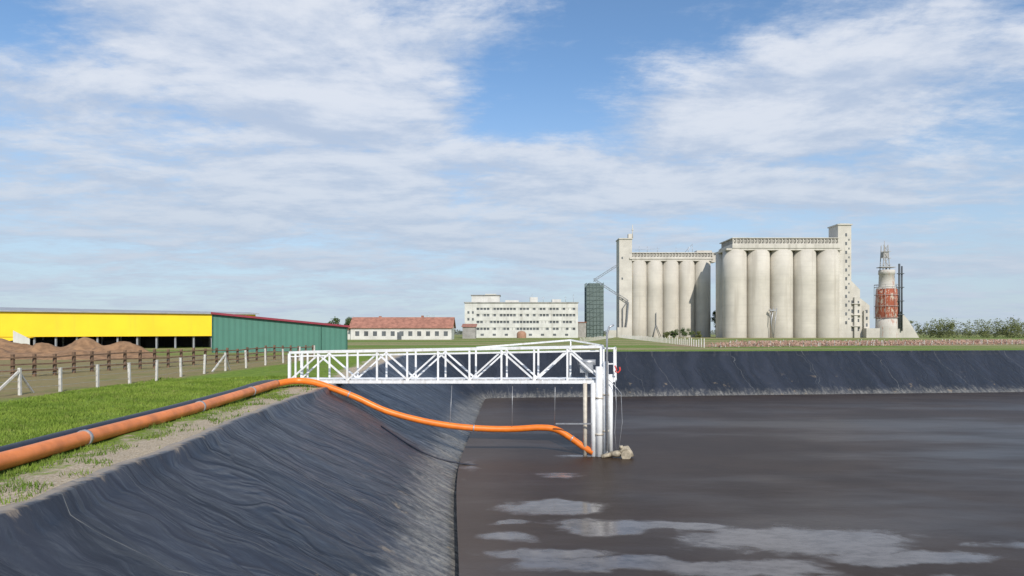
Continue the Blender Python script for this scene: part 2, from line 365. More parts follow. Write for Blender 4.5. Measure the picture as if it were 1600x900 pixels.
plat.bar(B-perp*.03+up*1.3,B-perp*.03+dirb*.5+up*1.3,.06); plat.bar(B-perp*.03+up*.7,B-perp*.03+dirb*.5+up*.7,.05); plat.bar(B-perp*.03+dirb*.5+up*1.3,B+perp*.98+dirb*.5+up*1.3,.06)
legs=MB(); leg2=MB()
def post(x,y,z1,r,mb,z0=TOE-.4): mb.tube([(x,y,z0),(x,y,z1)],r,14)
post(2.83,26.45,.25,.08,leg2)
post(3.13,26.3,.28,.095,legs); post(3.35,26.25,.9,.135,legs); post(3.60,26.2,1.1,.10,legs); post(3.22,26.65,.3,.10,legs); post(3.48,26.7,.3,.10,legs); post(3.80,26.3,.6,.085,legs)
col_=MB()
for z_ in(-.3,-1.7): 
    col_.tube([(3.35,26.25,z_-.03),(3.35,26.25,z_+.03)],.155,14); col_.tube([(3.60,26.2,z_+.1),(3.60,26.2,z_+.16)],.12,14)
mast=MB(); mast.tube([(3.62,26.02,-2.3),(3.62,26.02,2.15),(3.70,26.02,2.42),(3.88,26.02,2.50)],.04,10)
mast.bar((3.05,26.1,-1.28),(1.7,26.5,-1.33),.05)
cab=MB()
for X0,z1 in((0,-1.5),(1.68,-1.45),(-2.45,-1.35)):
    q=(X0-A.x)/(B.x-A.x); pp=A.lerp(B,q); cab.tube([pp+perp*.1,Vector((X0,27,z1))],.012,5)
cab.tube([(3.95,26.1,.35),(3.98,26.05,-.6),(3.93,26.1,-1.6),(4.0,26.1,-2.45)],.012,5)
cab.tube([(3.5,26.3,.6),(3.9,26,.2),(4.15,26,-.1),(4.2,26,-1.2),(4.05,26,-2.4)],.012,6)
pump=MB()
pump.tube([(3.75,26.0,-2.42),(4.0,25.95,-2.40),(4.15,25.95,-2.38)],[.10,.13,.10],14)
pump.tube([(4.10,25.95,-2.40),(4.22,25.95,-2.22),(4.36,25.93,-2.20),(4.46,25.9,-2.34),(4.50,25.88,-2.50)],[.09,.13,.13,.11,.13],14)
pump.tube([(4.15,25.9,-2.2),(4.13,25.9,-2.08)],.07,12); pump.tube([(4.3,25.72,-2.42),(4.3,25.92,-2.42)],.16,16); pump.tube([(4.3,25.70,-2.42),(4.3,25.72,-2.42)],.19,16)
pump.tube([(3.4,25.95,-2.52),(3.75,25.95,-2.42)],.08,12)
hook=MB(); hook.tube([(3.92,26.0,.95),(3.98,26.0,.8),(3.94,26.0,.72),(4.05,26,.68),(4.12,26,.78),(4.1,26,.9)],.03,8)
group('truss_footbridge',{'trusses':(tr,white),'deck':(deck,white),'end_rails':(rail,white),'control_box':(eq,steel),'end_platform':(plat,white),'support_pipes':(legs,white),'rusty_leg':(leg2,offw),'pipe_collars':(col_,offw),'mast':(mast,steel),'cables':(cab,steel),'lifting_hook':(hook,redm)})
group('slurry_pump',{'pump_body':(pump,beige)})

# ---------------------------------------------------------------- pipes
def spline(pts,n=10):
    P=[Vector(p) for p in pts]; out=[]
    for i in range(len(P)-1):
        a=P[max(i-1,0)];b_=P[i];c_=P[i+1];d_=P[min(i+2,len(P)-1)]
        for k in range(n):
            q=k/n; out.append(.5*((2*b_)+(c_-a)*q+(2*a-5*b_+4*c_-d_)*q*q+(3*b_-a-3*c_+d_)*q**3))
    out.append(P[-1]); return out
ground_pts=[(-7.75,-3,.16),(-7.9,4,.15),(-8.1,8,.16),(-8.15,10.8,.15),(-8.4,13.8,.14),(-8.6,18.3,.15),(-8.95,23,.18),(-9.05,26.2,.24)]
over=[(-9.05,26.2,.24),(-8.6,27.0,.30),(-7.9,27.1,.24),(-7.2,27.1,.02),(-6.2,27.1,-.36),(-5.06,27.1,-.88),(-3.8,27.1,-1.24),(-2.5,27.1,-1.48),(-1.2,27.1,-1.60),(0,27.1,-1.62),(1.1,27.0,-1.55),(1.75,26.9,-1.62),(2.35,26.7,-1.95),(2.8,26.5,-2.25),(3.15,26.3,-2.42)]
p1=MB(); p1.tube(spline(ground_pts,8),.145,18)
p2=MB(); p2.tube(spline(over,8),.125,18)
cl=MB()
gp=spline(ground_pts,8)
def ring(c0,dr,r,wd,mb): mb.tube([c0-dr*wd,c0+dr*wd],r,18)
for yy in (4.5,13.2,18.6,23.7):
    i=min(range(len(gp)),key=lambda k:abs(gp[k].y-yy)); dr=(gp[min(i+1,len(gp)-1)]-gp[i-1]).normalized(); ring(gp[i],dr,.165,.04,cl)
op=spline(over,8)
for k in (30,62,96):
    dr=(op[k+1]-op[k-1]).normalized(); ring(op[k],dr,.140,.025,cl)
group('orange_pipeline',{'ground_pipe':(p1,orange2),'hanging_pipe':(p2,orange),'clamps':(cl,steel)})
bl=MB(); bl.tube(spline([(-8.3,-3,.14),(-8.42,4,.14),(-8.58,8,.16),(-8.64,10.8,.15),(-8.86,13.8,.15),(-9.08,18.3,.16),(-9.42,23,.18),(-9.75,26.5,.22),(-9.9,28.9,.1)],8),.12,14)
group('black_hose',{'hose':(bl,black)})
r2=MB(); r2.tube(spline([(-4.9,25.6,-1.3),(-3.5,24.8,-2.0),(-2.4,24.6,-2.4),(-1.0,24.5,-2.6)],6),.03,8)
r2.obj('drain_hose',black)

# ---------------------------------------------------------------- fences
fm=MB(); wires=MB(); pts=[]
fx=[(-19.0,20.8),(-18.4,22.8),(-17.8,24.7),(-17.2,26.0),(-16.75,27.6),(-16.4,29.3),(-16.15,31.0),(-15.9,32.8),(-15.65,34.7),(-15.4,36.7),(-15.1,38.8),(-14.8,41),(-14.5,43.3),(-14.2,45.6),(-13.9,48)]
for i,(X0,Y0) in enumerate(fx):
    z0=gz(X0,Y0); h=.98+random.uniform(-.06,.05); lx=random.uniform(-.05,.05)
    fm.bar((X0,Y0,z0-.2),(X0+lx,Y0,z0+h),.09); pts.append(Vector((X0+lx*.5,Y0-.06,z0)))
for i in (2,9):
    q=pts[i]; fm.bar(q+Vector((0,0,.85)),q+Vector((-.25,-1.0,0)),.07); fm.bar(q+Vector((0,0,.85)),q+Vector((-.1,.9,0)),.06)
for h in(.25,.5,.75,.92):
    wires.tube([q+Vector((0,0,h)) for q in pts],.006,4)
group('wire_fence',{'posts':(fm,postm),'wires':(wires,steel)})
wf=MB(); wp=[]
a0=Vector((-31,27,0)); b0=Vector((-24.5,33.5,0)); c0=Vector((-17.5,60,0))
for i in range(9): wp.append(a0.lerp(b0,i/9))
for i in range(25): wp.append(b0.lerp(c0,i/24))
for i,q in enumerate(wp):
    z0=gz(q.x,q.y); q.z=z0; wf.bar(q-up*.2,q+up*(1.12+random.uniform(-.05,.05)),.13)
for i in range(len(wp)-1):
    for h in(.3,.62,.96):
        wf.bar(wp[i]+up*(h+random.uniform(-.02,.02))+Vector((.08,-.06,0)),wp[i+1]+up*(h+random.uniform(-.02,.02))+Vector((.08,-.06,0)),.075)
group('timber_rail_fence',{'posts_and_rails':(wf,woodm)})

# ---------------------------------------------------------------- earth heap: one long low spread
mb=MB(); nx_,ny_=140,40; HX0,HX1,HY0,HY1=-70,-31,54,70
pk=[(-52,61,5,1.3),(-46.5,62,4.5,1.75),(-42,61,3.5,1.35),(-39.2,63,3.6,1.7),(-35.8,62,3.2,1.55),(-56,62,5,1.5),(-61,60,5,1.4),(-48.5,58,5,1.0),(-43.5,58,4,.9),(-37.5,59,4,.95),(-33.8,60,2.4,.8)]
for j in range(ny_+1):
    for i in range(nx_+1):
        x=HX0+(HX1-HX0)*i/nx_; y=HY0+(HY1-HY0)*j/ny_; h=0
        for a_,b_,r_,hh in pk:
            q=math.hypot((x-a_)/r_,(y-b_)/(r_*.9)); h=max(h,hh*(max(0,1-q/1.15)**.9)) if q<1.15 else h
        h+= (.5*mn.noise(Vector((x*.6,y*.6,0)))+.25*mn.noise(Vector((x*1.7,y*1.7,0))))*min(1,h*1.2)*.9
        mb.v.append((x,y,h-.12 if h>0 else -.25))
for j in range(ny_):
    for i in range(nx_):
        a=j*(nx_+1)+i; mb.f.append((a,a+1,a+nx_+2,a+nx_+1)); mb.sm.append(True)
mb.obj('soil_heap',earth)

# ---------------------------------------------------------------- yellow hall
Y0=Vector((-86,79,0)); Y1=Vector((-38.5,102.5,0)); dY=(Y1-Y0).normalized(); nY=Vector((-dY.y,dY.x,0))
fas=MB(); rf=MB(); col=MB(); inn=MB(); wht=MB()
def pq(P0,d,n,a,b_,z): v=P0+d*a+n*b_; return Vector((v.x,v.y,z))
Ltot=(Y1-Y0).length
fas.prism([pq(Y0,dY,nY,0,0,1.6),pq(Y0,dY,nY,Ltot,0,1.75),pq(Y0,dY,nY,Ltot,0,4.95),pq(Y0,dY,nY,0,0,5.0)],nY*.15)
fas.prism([pq(Y0,dY,nY,0,.02,.0),pq(Y0,dY,nY,22.5,.02,.0),pq(Y0,dY,nY,22.5,.02,1.1),pq(Y0,dY,nY,25.5,.02,1.6),pq(Y0,dY,nY,0,.02,1.6)],nY*.12)
rf.prism([pq(Y0,dY,nY,-.5,-.4,5.0),pq(Y0,dY,nY,Ltot+.5,-.4,4.96),pq(Y0,dY,nY,Ltot+.5,14,5.5),pq(Y0,dY,nY,-.5,14,6.0)],(0,0,.14))
for i in range(14):
    a=23+i*2.4
    if a<Ltot:
        col.box(*(lambda v:(v.x-.1,v.x+.1,v.y-.1,v.y+.1,-.1,1.8))(pq(Y0,dY,nY,a,.5,0)))
        col.box(*(lambda v:(v.x-.1,v.x+.1,v.y-.1,v.y+.1,-.1,4.8))(pq(Y0,dY,nY,a,7,0)))
inn.prism([pq(Y0,dY,nY,0,13.5,0),pq(Y0,dY,nY,Ltot,13.5,0),pq(Y0,dY,nY,Ltot,13.5,4.9),pq(Y0,dY,nY,0,13.5,4.9)],nY*.1)
for i in range(9):
    a=26+i*2.6; inn.box(*(lambda v:(v.x-.7,v.x+.7,v.y-.5,v.y+.5,-.1,.9+random.random()*.5))(pq(Y0,dY,nY,a,5+random.random()*5,0)))
wht.prism([pq(Y0,dY,nY,23.2,-.25,0),pq(Y0,dY,nY,25.0,-.25,0),pq(Y0,dY,nY,25.0,-.25,1.4),pq(Y0,dY,nY,23.2,-.25,2.5)],nY*.2)
group('yellow_storage_hall',{'fascia':(fas,yellow),'roof':(rf,grey),'columns':(col,grey),'interior':(inn,dark),'door':(wht,plaster)})

# ---------------------------------------------------------------- green shed
G0=Vector((-32.9,75,0)); G1=Vector((-19.3,79.8,0)); dG=(G1-G0).normalized(); nG=Vector((-dG.y,dG.x,0)); LG=(G1-G0).length
w1=MB(); r1=MB(); 
def gtop(a): return 4.2-1.38*a/LG
w1.prism([pq(G0,dG,nG,0,0,-.2),pq(G0,dG,nG,LG,0,-.2),pq(G0,dG,nG,LG,0,gtop(LG)),pq(G0,dG,nG,0,0,gtop(0))],nG*9)
r1.prism([pq(G0,dG,nG,-.15,-.35,gtop(-.15)+.03),pq(G0,dG,nG,LG+.3,-.35,gtop(LG+.3)+.03),pq(G0,dG,nG,LG+.3,-.35,gtop(LG+.3)+.26),pq(G0,dG,nG,-.15,-.35,gtop(-.15)+.26)],nG*9.8)
tm=MB()
for a in(0,LG): tm.bar(pq(G0,dG,nG,a,-.06,-.1),pq(G0,dG,nG,a,-.06,gtop(a)),.12)
tm.bar(pq(G0,dG,nG,LG*.80,-.05,-.1),pq(G0,dG,nG,LG*.80,-.05,gtop(LG*.80)),.1)
gm=simple('green_trim',(.03,.11,.08),.5)
group('green_shed',{'walls':(w1,greenc),'roof':(r1,maroon),'trim':(tm,gm)})

# ---------------------------------------------------------------- red-roofed house
a=MB(); r_=MB(); wi=MB(); yb=220
a.box(-52,-19.5,yb,yb+10,0,3.9)
a.prism([(-19.5,yb,3.9),(-19.5,yb+10,3.9),(-19.5,yb+5,7.0)],(-.3,0,0)); a.prism([(-52,yb,3.9),(-52,yb+10,3.9),(-52,yb+5,7.0)],(.3,0,0))
for sgn,ya in((1,yb-.5),(-1,yb+10.5)):
    r_.prism([(-52.6,ya,3.65),(-18.9,ya,3.65),(-18.9,yb+5,7.15),(-52.6,yb+5,7.15)],(0,0,.2))
for i in range(11):
    x0=-50.5+i*2.85; wi.box(x0,x0+1.3,yb-.06,yb+.1,1.2,2.7)
wi.box(-37,-35.6,yb-.08,yb+.12,0,2.4)
a.box(-60,-52,yb+2,yb+9,0,3.2); r_.box(-60.3,-52,yb+1.6,yb+9.4,3.2,3.4)
ch=MB(); ch.box(-30,-29.2,yb+5.5,yb+6.3,6.4,7.9); ch.box(-44,-43.2,yb+5.5,yb+6.3,6.4,7.7)
group('red_roofed_farmhouse',{'walls':(a,plaster),'roof':(r_,redroof),'windows':(wi,glass),'chimneys':(ch,redroof)})

# ---------------------------------------------------------------- white mill office block
yb=300; wl=MB(); wi=MB(); rf=MB(); mu=MB()
x0,x1=-20.8,29.0; H=15.6
wl.box(x0,x0+5.2,yb,yb+16,0,H-.4)
wl.box(x0+5.2,x1,yb+.6,yb+16,0,H-.8)
rows=[(3.4,4.5),(6.4,7.5),(9.4,10.5),(12.2,13.2)]; zc=0
for a_,b_ in rows:
    wl.box(x0+5.2,x1-1.2,yb,yb+.598,zc,a_); zc=b_
wl.box(x0+5.2,x1-1.2,yb,yb+.598,zc,H-.4); wl.box(x1-1.2,x1,yb,yb+.598,0,H-.4)
for ri,(a_,b_) in enumerate(rows):
    wi.box(x0+5.3,x1-1.3,yb+.35,yb+.55,a_-.02,b_+.02)
    k=x0+6.5
    while k<x1-1.5: mu.box(k,k+(.3 if random.random()<.7 else 1.3),yb+.1,yb+.34,a_,b_); k+=1.45
for z_ in (1.2,4.5,7.6,10.6): wi.box(x0+1.2,x0+2.1,yb-.05,yb+.1,z_,z_+1.1); wi.box(x0+3.2,x0+4.0,yb-.05,yb+.1,z_,z_+1.1)
for i in range(8): wi.box(x0+7+i*5.3,x0+8.4+i*5.3,yb-.05,yb+.1,.9,1.8)
rf.box(x0-.3,x1+.3,yb-.3,yb+16.3,H-.38,H+.1)
wl.box(-18,-5.5,yb+4,yb+13,H+.1,H+3.2); wl.box(-12,-7,yb+3.4,yb+12,H+3.5,H+3.9); rf.box(-18.4,-5.1,yb+3.6,yb+13.4,H+3.2,H+3.5) 
wl.box(8,11.5,yb+5,yb+10,H+.1,H+2.5); wl.box(-3,3,yb+6,yb+11,H+.1,H+1.2); wl.box(18,22,yb+6,yb+11,H+.1,H+1.6)
tk=MB(); tk.rings(4.0,yb-12,[(2.0,0),(2.0,1.9),(1.4,2.7),(.3,3.0)],20)
an=MB(); 
for xx,zz in((9,4),(24,3),(14,3),(27.5,4)): an.tube([(xx,yb+6,H),(xx,yb+6,H+zz)],.07,5); an.tube([(xx-.6,yb+6,H+zz*.8),(xx+.6,yb+6,H+zz*.8)],.05,4)
group('white_office_block',{'walls':(wl,plaster),'windows':(wi,glass),'mullions':(mu,plaster),'roof':(rf,concd),'antennas':(an,steel)})
tk.obj('storage_tank',simple('terracotta_tank',(.36,.20,.13),.8))
ls=MB(); lr=MB(); ls.box(-19,-14,262,268,0,4.4); lr.prism([(-19.4,261.6,4.4),(-13.6,261.6,4.4),(-13.6,268.4,5.6),(-19.4,268.4,5.6)],(0,0,.15))
ls.box(29.5,34.5,318,326,0,7); lr.box(29.2,34.8,317.6,326.4,7,7.3)
group('utility_shed',{'walls':(ls,concd),'roof':(lr,redroof)})

# ---------------------------------------------------------------- netted tower
gt=MB(); fr=MB(); X0,X1,yb=35.8,44.0,328
gn,t,b=mat('debris_net'); p=pos(t); n=t.noise(p,.8,6,.7); fz=t.math('FRACT',t.math('DIVIDE',t.sep(p)[2],2.0))
c=t.mix(n,(.065,.095,.088),(.17,.215,.205)); c=t.mix(t.mapr(fz,.08,.0,0,.7),c,(.02,.03,.028)); t.put(b.inputs['Base Color'],c); b.inputs['Roughness'].default_value=.8
gt.box(X0+.2,X1-.2,yb,yb+8,0,25.0); gt.box(X0+1,X1-1.4,yb+.8,yb+7,25.0,26.0)
for i in range(6):
    for yy in(yb-.25,yb+8.25): fr.tube([(X0+i*(X1-X0)/5,yy,0),(X0+i*(X1-X0)/5,yy,26.2+.5*(i%2))],.08,5)
    for xx in(X0-.05,X1+.05): fr.tube([(xx,yb+i*1.6,0),(xx,yb+i*1.6,26.2)],.08,5)
for z_ in range(2,27,2): 
    fr.tube([(X0,yb-.28,z_),(X1,yb-.28,z_)],.07,4); fr.tube([(X0-.1,yb-.3,z_),(X0-.1,yb+8.3,z_)],.07,4); fr.tube([(X1+.1,yb-.3,z_),(X1+.1,yb+8.3,z_)],.07,4)
for z_ in range(0,24,4): fr.tube([(X0,yb-.35,z_),(X1,yb-.35,z_+4)],.06,4)
group('netted_scaffold_tower',{'netting':(gt,gn),'scaffold':(fr,simple('scaffold_tube',(.15,.20,.19),.5))})

# ---------------------------------------------------------------- silos
def silo_row(name,xa,xb,n,yb,H,depth_rows,roof_x0,roof_x1,gal,gh):
    e=empty(name); dia=(xb-xa)/n; r=dia/2*.995
    s_=MB(); 
    for j in range(depth_rows):
        for i in range(n):
            s_.rings(xa+dia*(i+.5),yb+r+j*dia,[(r,-.3),(r,H*.33),(r,H*.66),(r,H)],40)
    s_.obj('cylinders',conc,e)
    jb=MB()
    for i in range(n-1): jb.box(xa+dia*(i+1)-.35,xa+dia*(i+1)+.35,yb+r-.9,yb+r+1,0,H-.05)
    jb.obj('cell_joints',concd,e)
    sl=MB(); D=depth_rows*dia
    sl.box(xa+.2,xb-.2,yb+.7,yb+D-.5,H,H+.9); sl.box(roof_x0,roof_x1,yb+.4,yb+D-.2,H+.9,H+gal-.0); sl.obj('roof_slab',conc2,e)
    z0=H+gal
    cr=MB(); dk=MB(); y0=yb+1.2; y1=yb+D-1.2
    xx0,xx1=roof_x0+.4,roof_x1-.4
    cr.box(xx0,xx1,y0,y1,z0,z0+.4); cr.box(xx0-.3,xx1+.3,y0-.3,y1+.3,z0+gh-.35,z0+gh)
    dk.box(xx0+.4,xx1-.4,y0+.5,y1-.5,z0+.4,z0+gh-.37)
    k=xx0
    while k<xx1-.3:
        cr.box(k,k+.3,y0,y0+.35,z0+.4,z0+gh-.35)
        cr.bar((k+.2,y0+.2,z0+.4),(k+1.4,y0+.2,z0+gh-.35),.16); cr.bar((k+1.4,y0+.2,z0+.4),(k+.2,y0+.2,z0+gh-.35),.16)
        k+=1.55
    cr.box(xx0,xx1,y0+.05,y0+.3,z0+gh*.5-.1,z0+gh*.5+.08)
    cr.obj('gallery_frame',conc2,e); dk.obj('gallery_interior',concd,e)
    return e
def tower_windows(mb,x,y,zs,w_=.8,h_=1.4):
    for z_ in zs: mb.box(x,x+w_,y-.06,y+.1,z_,z_+h_)
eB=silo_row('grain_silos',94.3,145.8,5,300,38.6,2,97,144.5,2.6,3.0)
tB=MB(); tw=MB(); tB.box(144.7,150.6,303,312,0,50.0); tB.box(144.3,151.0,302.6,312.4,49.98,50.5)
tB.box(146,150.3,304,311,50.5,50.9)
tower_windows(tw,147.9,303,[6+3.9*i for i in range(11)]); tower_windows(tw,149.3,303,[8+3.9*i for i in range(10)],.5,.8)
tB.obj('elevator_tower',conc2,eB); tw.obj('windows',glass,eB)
sm_=MB(); sm_.box(150.6,155,304,311,0,21.5); sm_.box(155,159.5,304.5,311,0,14.5); sm_.prism([(150.6,304.2,21.5),(155,304.2,21.5),(150.6,304.2,26)],(0,6,0)); sm_.prism([(155,304.7,14.5),(159.5,304.7,14.5),(155,304.7,18)],(0,6,0))
sm_.box(152,153.4,303,304,0,18); sm_.box(156.5,157.3,303.5,304.5,0,12)
for z_ in(5,10,15): sm_.box(150.6,155.3,302.6,304,z_,z_+.3)
sm_.obj('intake_annex',conc2,eB)
aw=MB(); 
for i in range(4): 
    aw.box(151,152,303.94,304.1,3+4*i,4.6+4*i); aw.box(153.7,154.6,303.94,304.1,3+4*i,4.4+4*i); aw.box(157.6,158.6,304.4,304.6,2+3*i,3.4+3*i)
aw.obj('annex_windows',glass,eB)
lb=MB(); lb.tube([(114.5,299,0),(113.5,299,7),(114.5,299,13)],.22,6); lb.tube([(113.2,299.2,6),(113.2,299.2,13)],.12,5); lb.tube([(114.5,299,0),(116,299,13)],.15,5); lb.box(112.6,115.4,298.2,299.6,11.8,12.3); lb.obj('discharge_spout',steel,eB)
eA=silo_row('grain_silos',57.9,97.0,5,330,37.0,2,57.0,97.5,1.6,2.6)
tA=MB(); tA.box(52.0,58.2,331,340,0,47.6); tA.box(51.7,58.5,330.6,340.4,47.6,48.1); tA.box(56.8,58.6,333,336,48.1,50.5)
tA.tube([(59,334,48),(59,334,55)],.2,6); tA.tube([(58.6,334,52.5),(59.4,334,52.5)],.3,6); tA.obj('elevator_tower',conc2,eA)
tb=MB(); tower_windows(tb,53.1,331,[8,18,28,38],.7,1.0); tb.obj('windows',glass,eA)
br=MB(); br.box(97.6,104,333,336,38.6,41.4); br.box(90,97.4,332.5,337,41.4,42.3); br.box(95.8,99.0,332,337,36.5,38.58); br.obj('connecting_bridge',conc2,eA)
an=MB()
for xx in(62,66,71,80,86,88): an.tube([(xx,333,41),(xx,333,43.8+random.random()*1.5)],.09,5)
an.tube([(84,333,41),(88,333,45.5)],.12,5); an.tube([(60,333,42.5),(72,333,43.2)],.07,4); an.obj('roof_masts',steel,eA)
cv=MB()
def truss_conv(mb,a_,b_,w_):
    a_=Vector(a_);b_=Vector(b_);n=12
    mb.bar(a_,b_,.22); mb.bar(a_+up*w_,b_+up*w_,.22)
    for i in range(n): mb.bar(a_.lerp(b_,i/n)+up*(w_ if i%2 else 0),a_.lerp(b_,(i+1)/n)+up*(0 if i%2 else w_),.14)
truss_conv(cv,(39.5,331,27),(52,331,35),1.0); truss_conv(cv,(39.5,330,27.5),(56,330,17),1.0)
cv.tube([(56.2,330,17),(55.5,330,8),(54.2,330,0)],.4,8); cv.tube([(53.5,330.4,0),(53.5,330.4,14),(56.2,330.4,18)],.25,8); cv.tube([(69.5,329.3,6),(68,329.3,0)],.2,6); cv.tube([(69.5,329.3,12),(69.5,329.3,6),(72,329.3,0)],.18,6)
cv.obj('grain_conveyor',simple('dark_steel',(.16,.17,.18),.6),eA)
ba=MB(); ba.box(50.5,57.5,327,330.5,0,4.8); ba.box(46,50.5,328,332,0,3.4); ba.obj('base_hut',conc2,eA)

# rusty kiln tower
kx,ky=166.3,303; k1=MB(); k2=MB(); k3=MB(); k5=MB()
k1.rings(kx,ky,[(4.7,0),(4.5,4),(4.4,9.0)],24); k2.rings(kx,ky,[(4.5,8.6),(4.6,12),(4.45,17),(4.3,21.6)],24); k1.rings(kx,ky,[(4.3,21.6),(3.3,22.6),(3.1,28),(3.4,28.2),(3.3,30)],20)
k5.prism([(kx+3.5,ky-2.5,0),(kx+13,ky-2.5,0),(kx+11,ky-2.5,3.2),(kx+8,ky-2.5,8),(kx+3.5,ky-2.5,13)],(0,5,0)); k5.box(kx-10,kx-4,ky-2,ky+3,0,4.2)
k3.tube([(kx+3.6,ky-3.5,4),(kx+3.6,ky-3.5,32.5)],.42,10); k3.tube([(kx+4.9,ky-3.2,3),(kx+4.9,ky-3.2,31.5)],.36,10)
for z_ in(10,16,22,28): k3.box(kx+2.8,kx+5.5,ky-4.1,ky-2.9,z_,z_+.3)
k4=MB()
for dx,dy in((-2.5,-1.5),(.6,-1.5),(-2.5,1),(.6,1)): k4.bar((kx+dx,ky+dy,29),(kx+dx*.5-.6,ky+dy,41),.28)
for z_ in range(29,41,3): k4.box(kx-3.4,kx+.9,ky-2,ky-1.8,z_,z_+.25); k4.bar((kx-2.5,ky-1.6,z_),(kx-.1,ky-1.6,z_+3),.18); k4.bar((kx-.1,ky-1.6,z_),(kx-2.3,ky-1.6,z_+3),.18)
k4.box(kx-3.8,kx+2.6,ky-2.8,ky+1.6,31,31.3); k4.box(kx-2.2,kx+.2,ky-1.5,ky+1,35.5,38); k4.tube([(kx-1,ky,38),(kx-1,ky,43)],.12,5)
for q in range(9):
    th=q*math.pi/4+.2; k4.tube([(kx+4.95*math.cos(th),ky+4.95*math.sin(th),8.5),(kx+4.95*math.cos(th),ky+4.95*math.sin(th),23.5)],.09,4)
for z_ in(9,14,19,22.4,23.5): k4.tube([(kx+4.95*math.cos(q*math.pi/12),ky+4.95*math.sin(q*math.pi/12),z_) for q in range(25)],.11,4)
group('rusty_kiln_tower',{'shell':(k1,kilnw),'rust_band':(k2,rust),'buttress':(k5,conc2),'flue_pipes':(k3,simple('sooty_steel',(.07,.08,.09),.6)),'lattice_top':(k4,simple('pale_lattice_steel',(.38,.37,.36),.8))})

# ---------------------------------------------------------------- vegetation
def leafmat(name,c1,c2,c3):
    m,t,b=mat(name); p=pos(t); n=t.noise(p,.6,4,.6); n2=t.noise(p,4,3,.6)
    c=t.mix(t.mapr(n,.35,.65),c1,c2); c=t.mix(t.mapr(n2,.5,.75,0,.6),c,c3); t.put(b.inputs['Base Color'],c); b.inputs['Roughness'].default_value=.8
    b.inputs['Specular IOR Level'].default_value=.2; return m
lf_g=leafmat('green_foliage',(.035,.06,.02),(.075,.11,.03),(.10,.13,.045)); lf_b=leafmat('spring_foliage',(.085,.095,.035),(.14,.16,.055),(.055,.075,.025)); bark=simple('bark',(.10,.075,.055),.9)
def plant(name,cx,cy,w_,h_,m,leaf,dens=500,trunk=True,z0=0):
    tr_=MB(); lf=MB()
    rn=random.Random(int(cx*13+cy*7))
    if trunk:
        tr_.tube([(cx,cy,z0-.2),(cx+.03*h_,cy,z0+h_*.3),(cx,cy,z0+h_*.75)],[h_*.03,h_*.022,h_*.008],7)
    cl=[]
    for i in range(9):
        a_=rn.uniform(0,6.28); r_=rn.uniform(.1,.42)*w_; zz=z0+h_*rn.uniform(.3 if trunk else .1,.85)
        q=1-abs((zz-z0)/h_-.5)*.9; e=Vector((cx+r_*q*math.cos(a_),cy+r_*q*math.sin(a_),zz)); cl.append((e,rn.uniform(.14,.26)*min(w_,h_)))
        tr_.tube([(cx,cy,z0+h_*rn.uniform(.1,.4)),tuple(e)],[h_*.012,h_*.004],5)
    for e,r_ in cl:
        for k in range(dens//9):
            d_=Vector((rn.gauss(0,1),rn.gauss(0,1),rn.gauss(0,.8))); d_=d_.normalized()*r_*rn.uniform(.4,1.25); c_=e+d_
            if c_.z<z0: c_.z=z0+.1
            u_=Vector((rn.gauss(0,1),rn.gauss(0,1),rn.gauss(0,1))).normalized(); v_=u_.orthogonal().normalized(); s_=leaf*rn.uniform(.5,1.2)
            lf.quad(c_-u_*s_,c_-v_*s_*.6,c_+u_*s_,c_+v_*s_*.6)
    e=empty(name); tr_.obj('branches',bark,e); lf.obj('leaves',m,e)
plant('poplar_tree',101.0,331,8,14.5,lf_g,.45,2600)
plant('poplar_tree',104,333,6,12.5,lf_g,.45,1400)
for cx,cy,w_,h_ in((72,300,7,3.5),(77,302,8,4.2),(67,298,5,2.8),(83,306,5,3)): plant('shrub',cx,cy,w_,h_,lf_g if h_>3 else lf_b,.28,900,False)
bb=MB(); rn=random.Random(5)
for i in range(135):
    cx=rn.uniform(175,340); cy=rn.uniform(285,330); h_=rn.uniform(6,11)*(1.0 if cx>186 else .5)*(.75+.7*abs(mn.noise(Vector((cx*.05,3,0))))); r_=rn.uniform(2.6,5)
    for k in range(13):
        q0=rn.random()**.8; ex=cx+rn.gauss(0,r_*.5)*(1.25-q0*.7); ey=cy+rn.gauss(0,r_*.5); ez=q0*h_*.88; rr0=rn.uniform(.9,1.7)
        for q in range(24):
            d_=Vector((rn.gauss(0,1),rn.gauss(0,1),rn.gauss(0,1))).normalized()*rr0*rn.uniform(.4,1.2); c_=Vector((ex,ey,max(.2,ez)))+d_
            u_=Vector((rn.gauss(0,1),rn.gauss(0,1),rn.gauss(0,1))).normalized(); v_=u_.orthogonal().normalized(); s_=rn.uniform(.2,.45); bb.quad(c_-u_*s_,c_-v_*s_*.6,c_+u_*s_,c_+v_*s_*.6)
bb.obj('distant_bushes',lf_b)
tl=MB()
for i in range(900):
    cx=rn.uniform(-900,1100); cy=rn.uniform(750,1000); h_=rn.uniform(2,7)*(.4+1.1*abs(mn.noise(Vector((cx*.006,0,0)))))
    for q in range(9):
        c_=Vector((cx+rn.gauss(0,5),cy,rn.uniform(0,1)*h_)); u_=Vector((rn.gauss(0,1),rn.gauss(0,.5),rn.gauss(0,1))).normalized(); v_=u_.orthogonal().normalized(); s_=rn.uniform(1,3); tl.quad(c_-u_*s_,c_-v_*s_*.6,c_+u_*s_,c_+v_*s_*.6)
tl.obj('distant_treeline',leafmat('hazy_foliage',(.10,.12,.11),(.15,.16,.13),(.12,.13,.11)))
for cx,cy,h_ in((-64,245,8),(-57,240,7),(-66,238,6),(-60,250,8)): plant('broadleaf_tree',cx,cy,h_*.7,h_,lf_g,.3,900)
for cx,cy,h_ in((-36,280,10),(-43,282,9),(-50,285,9)): plant('bare_tree',cx,cy,h_*1.1,h_,lf_b,.14,500)
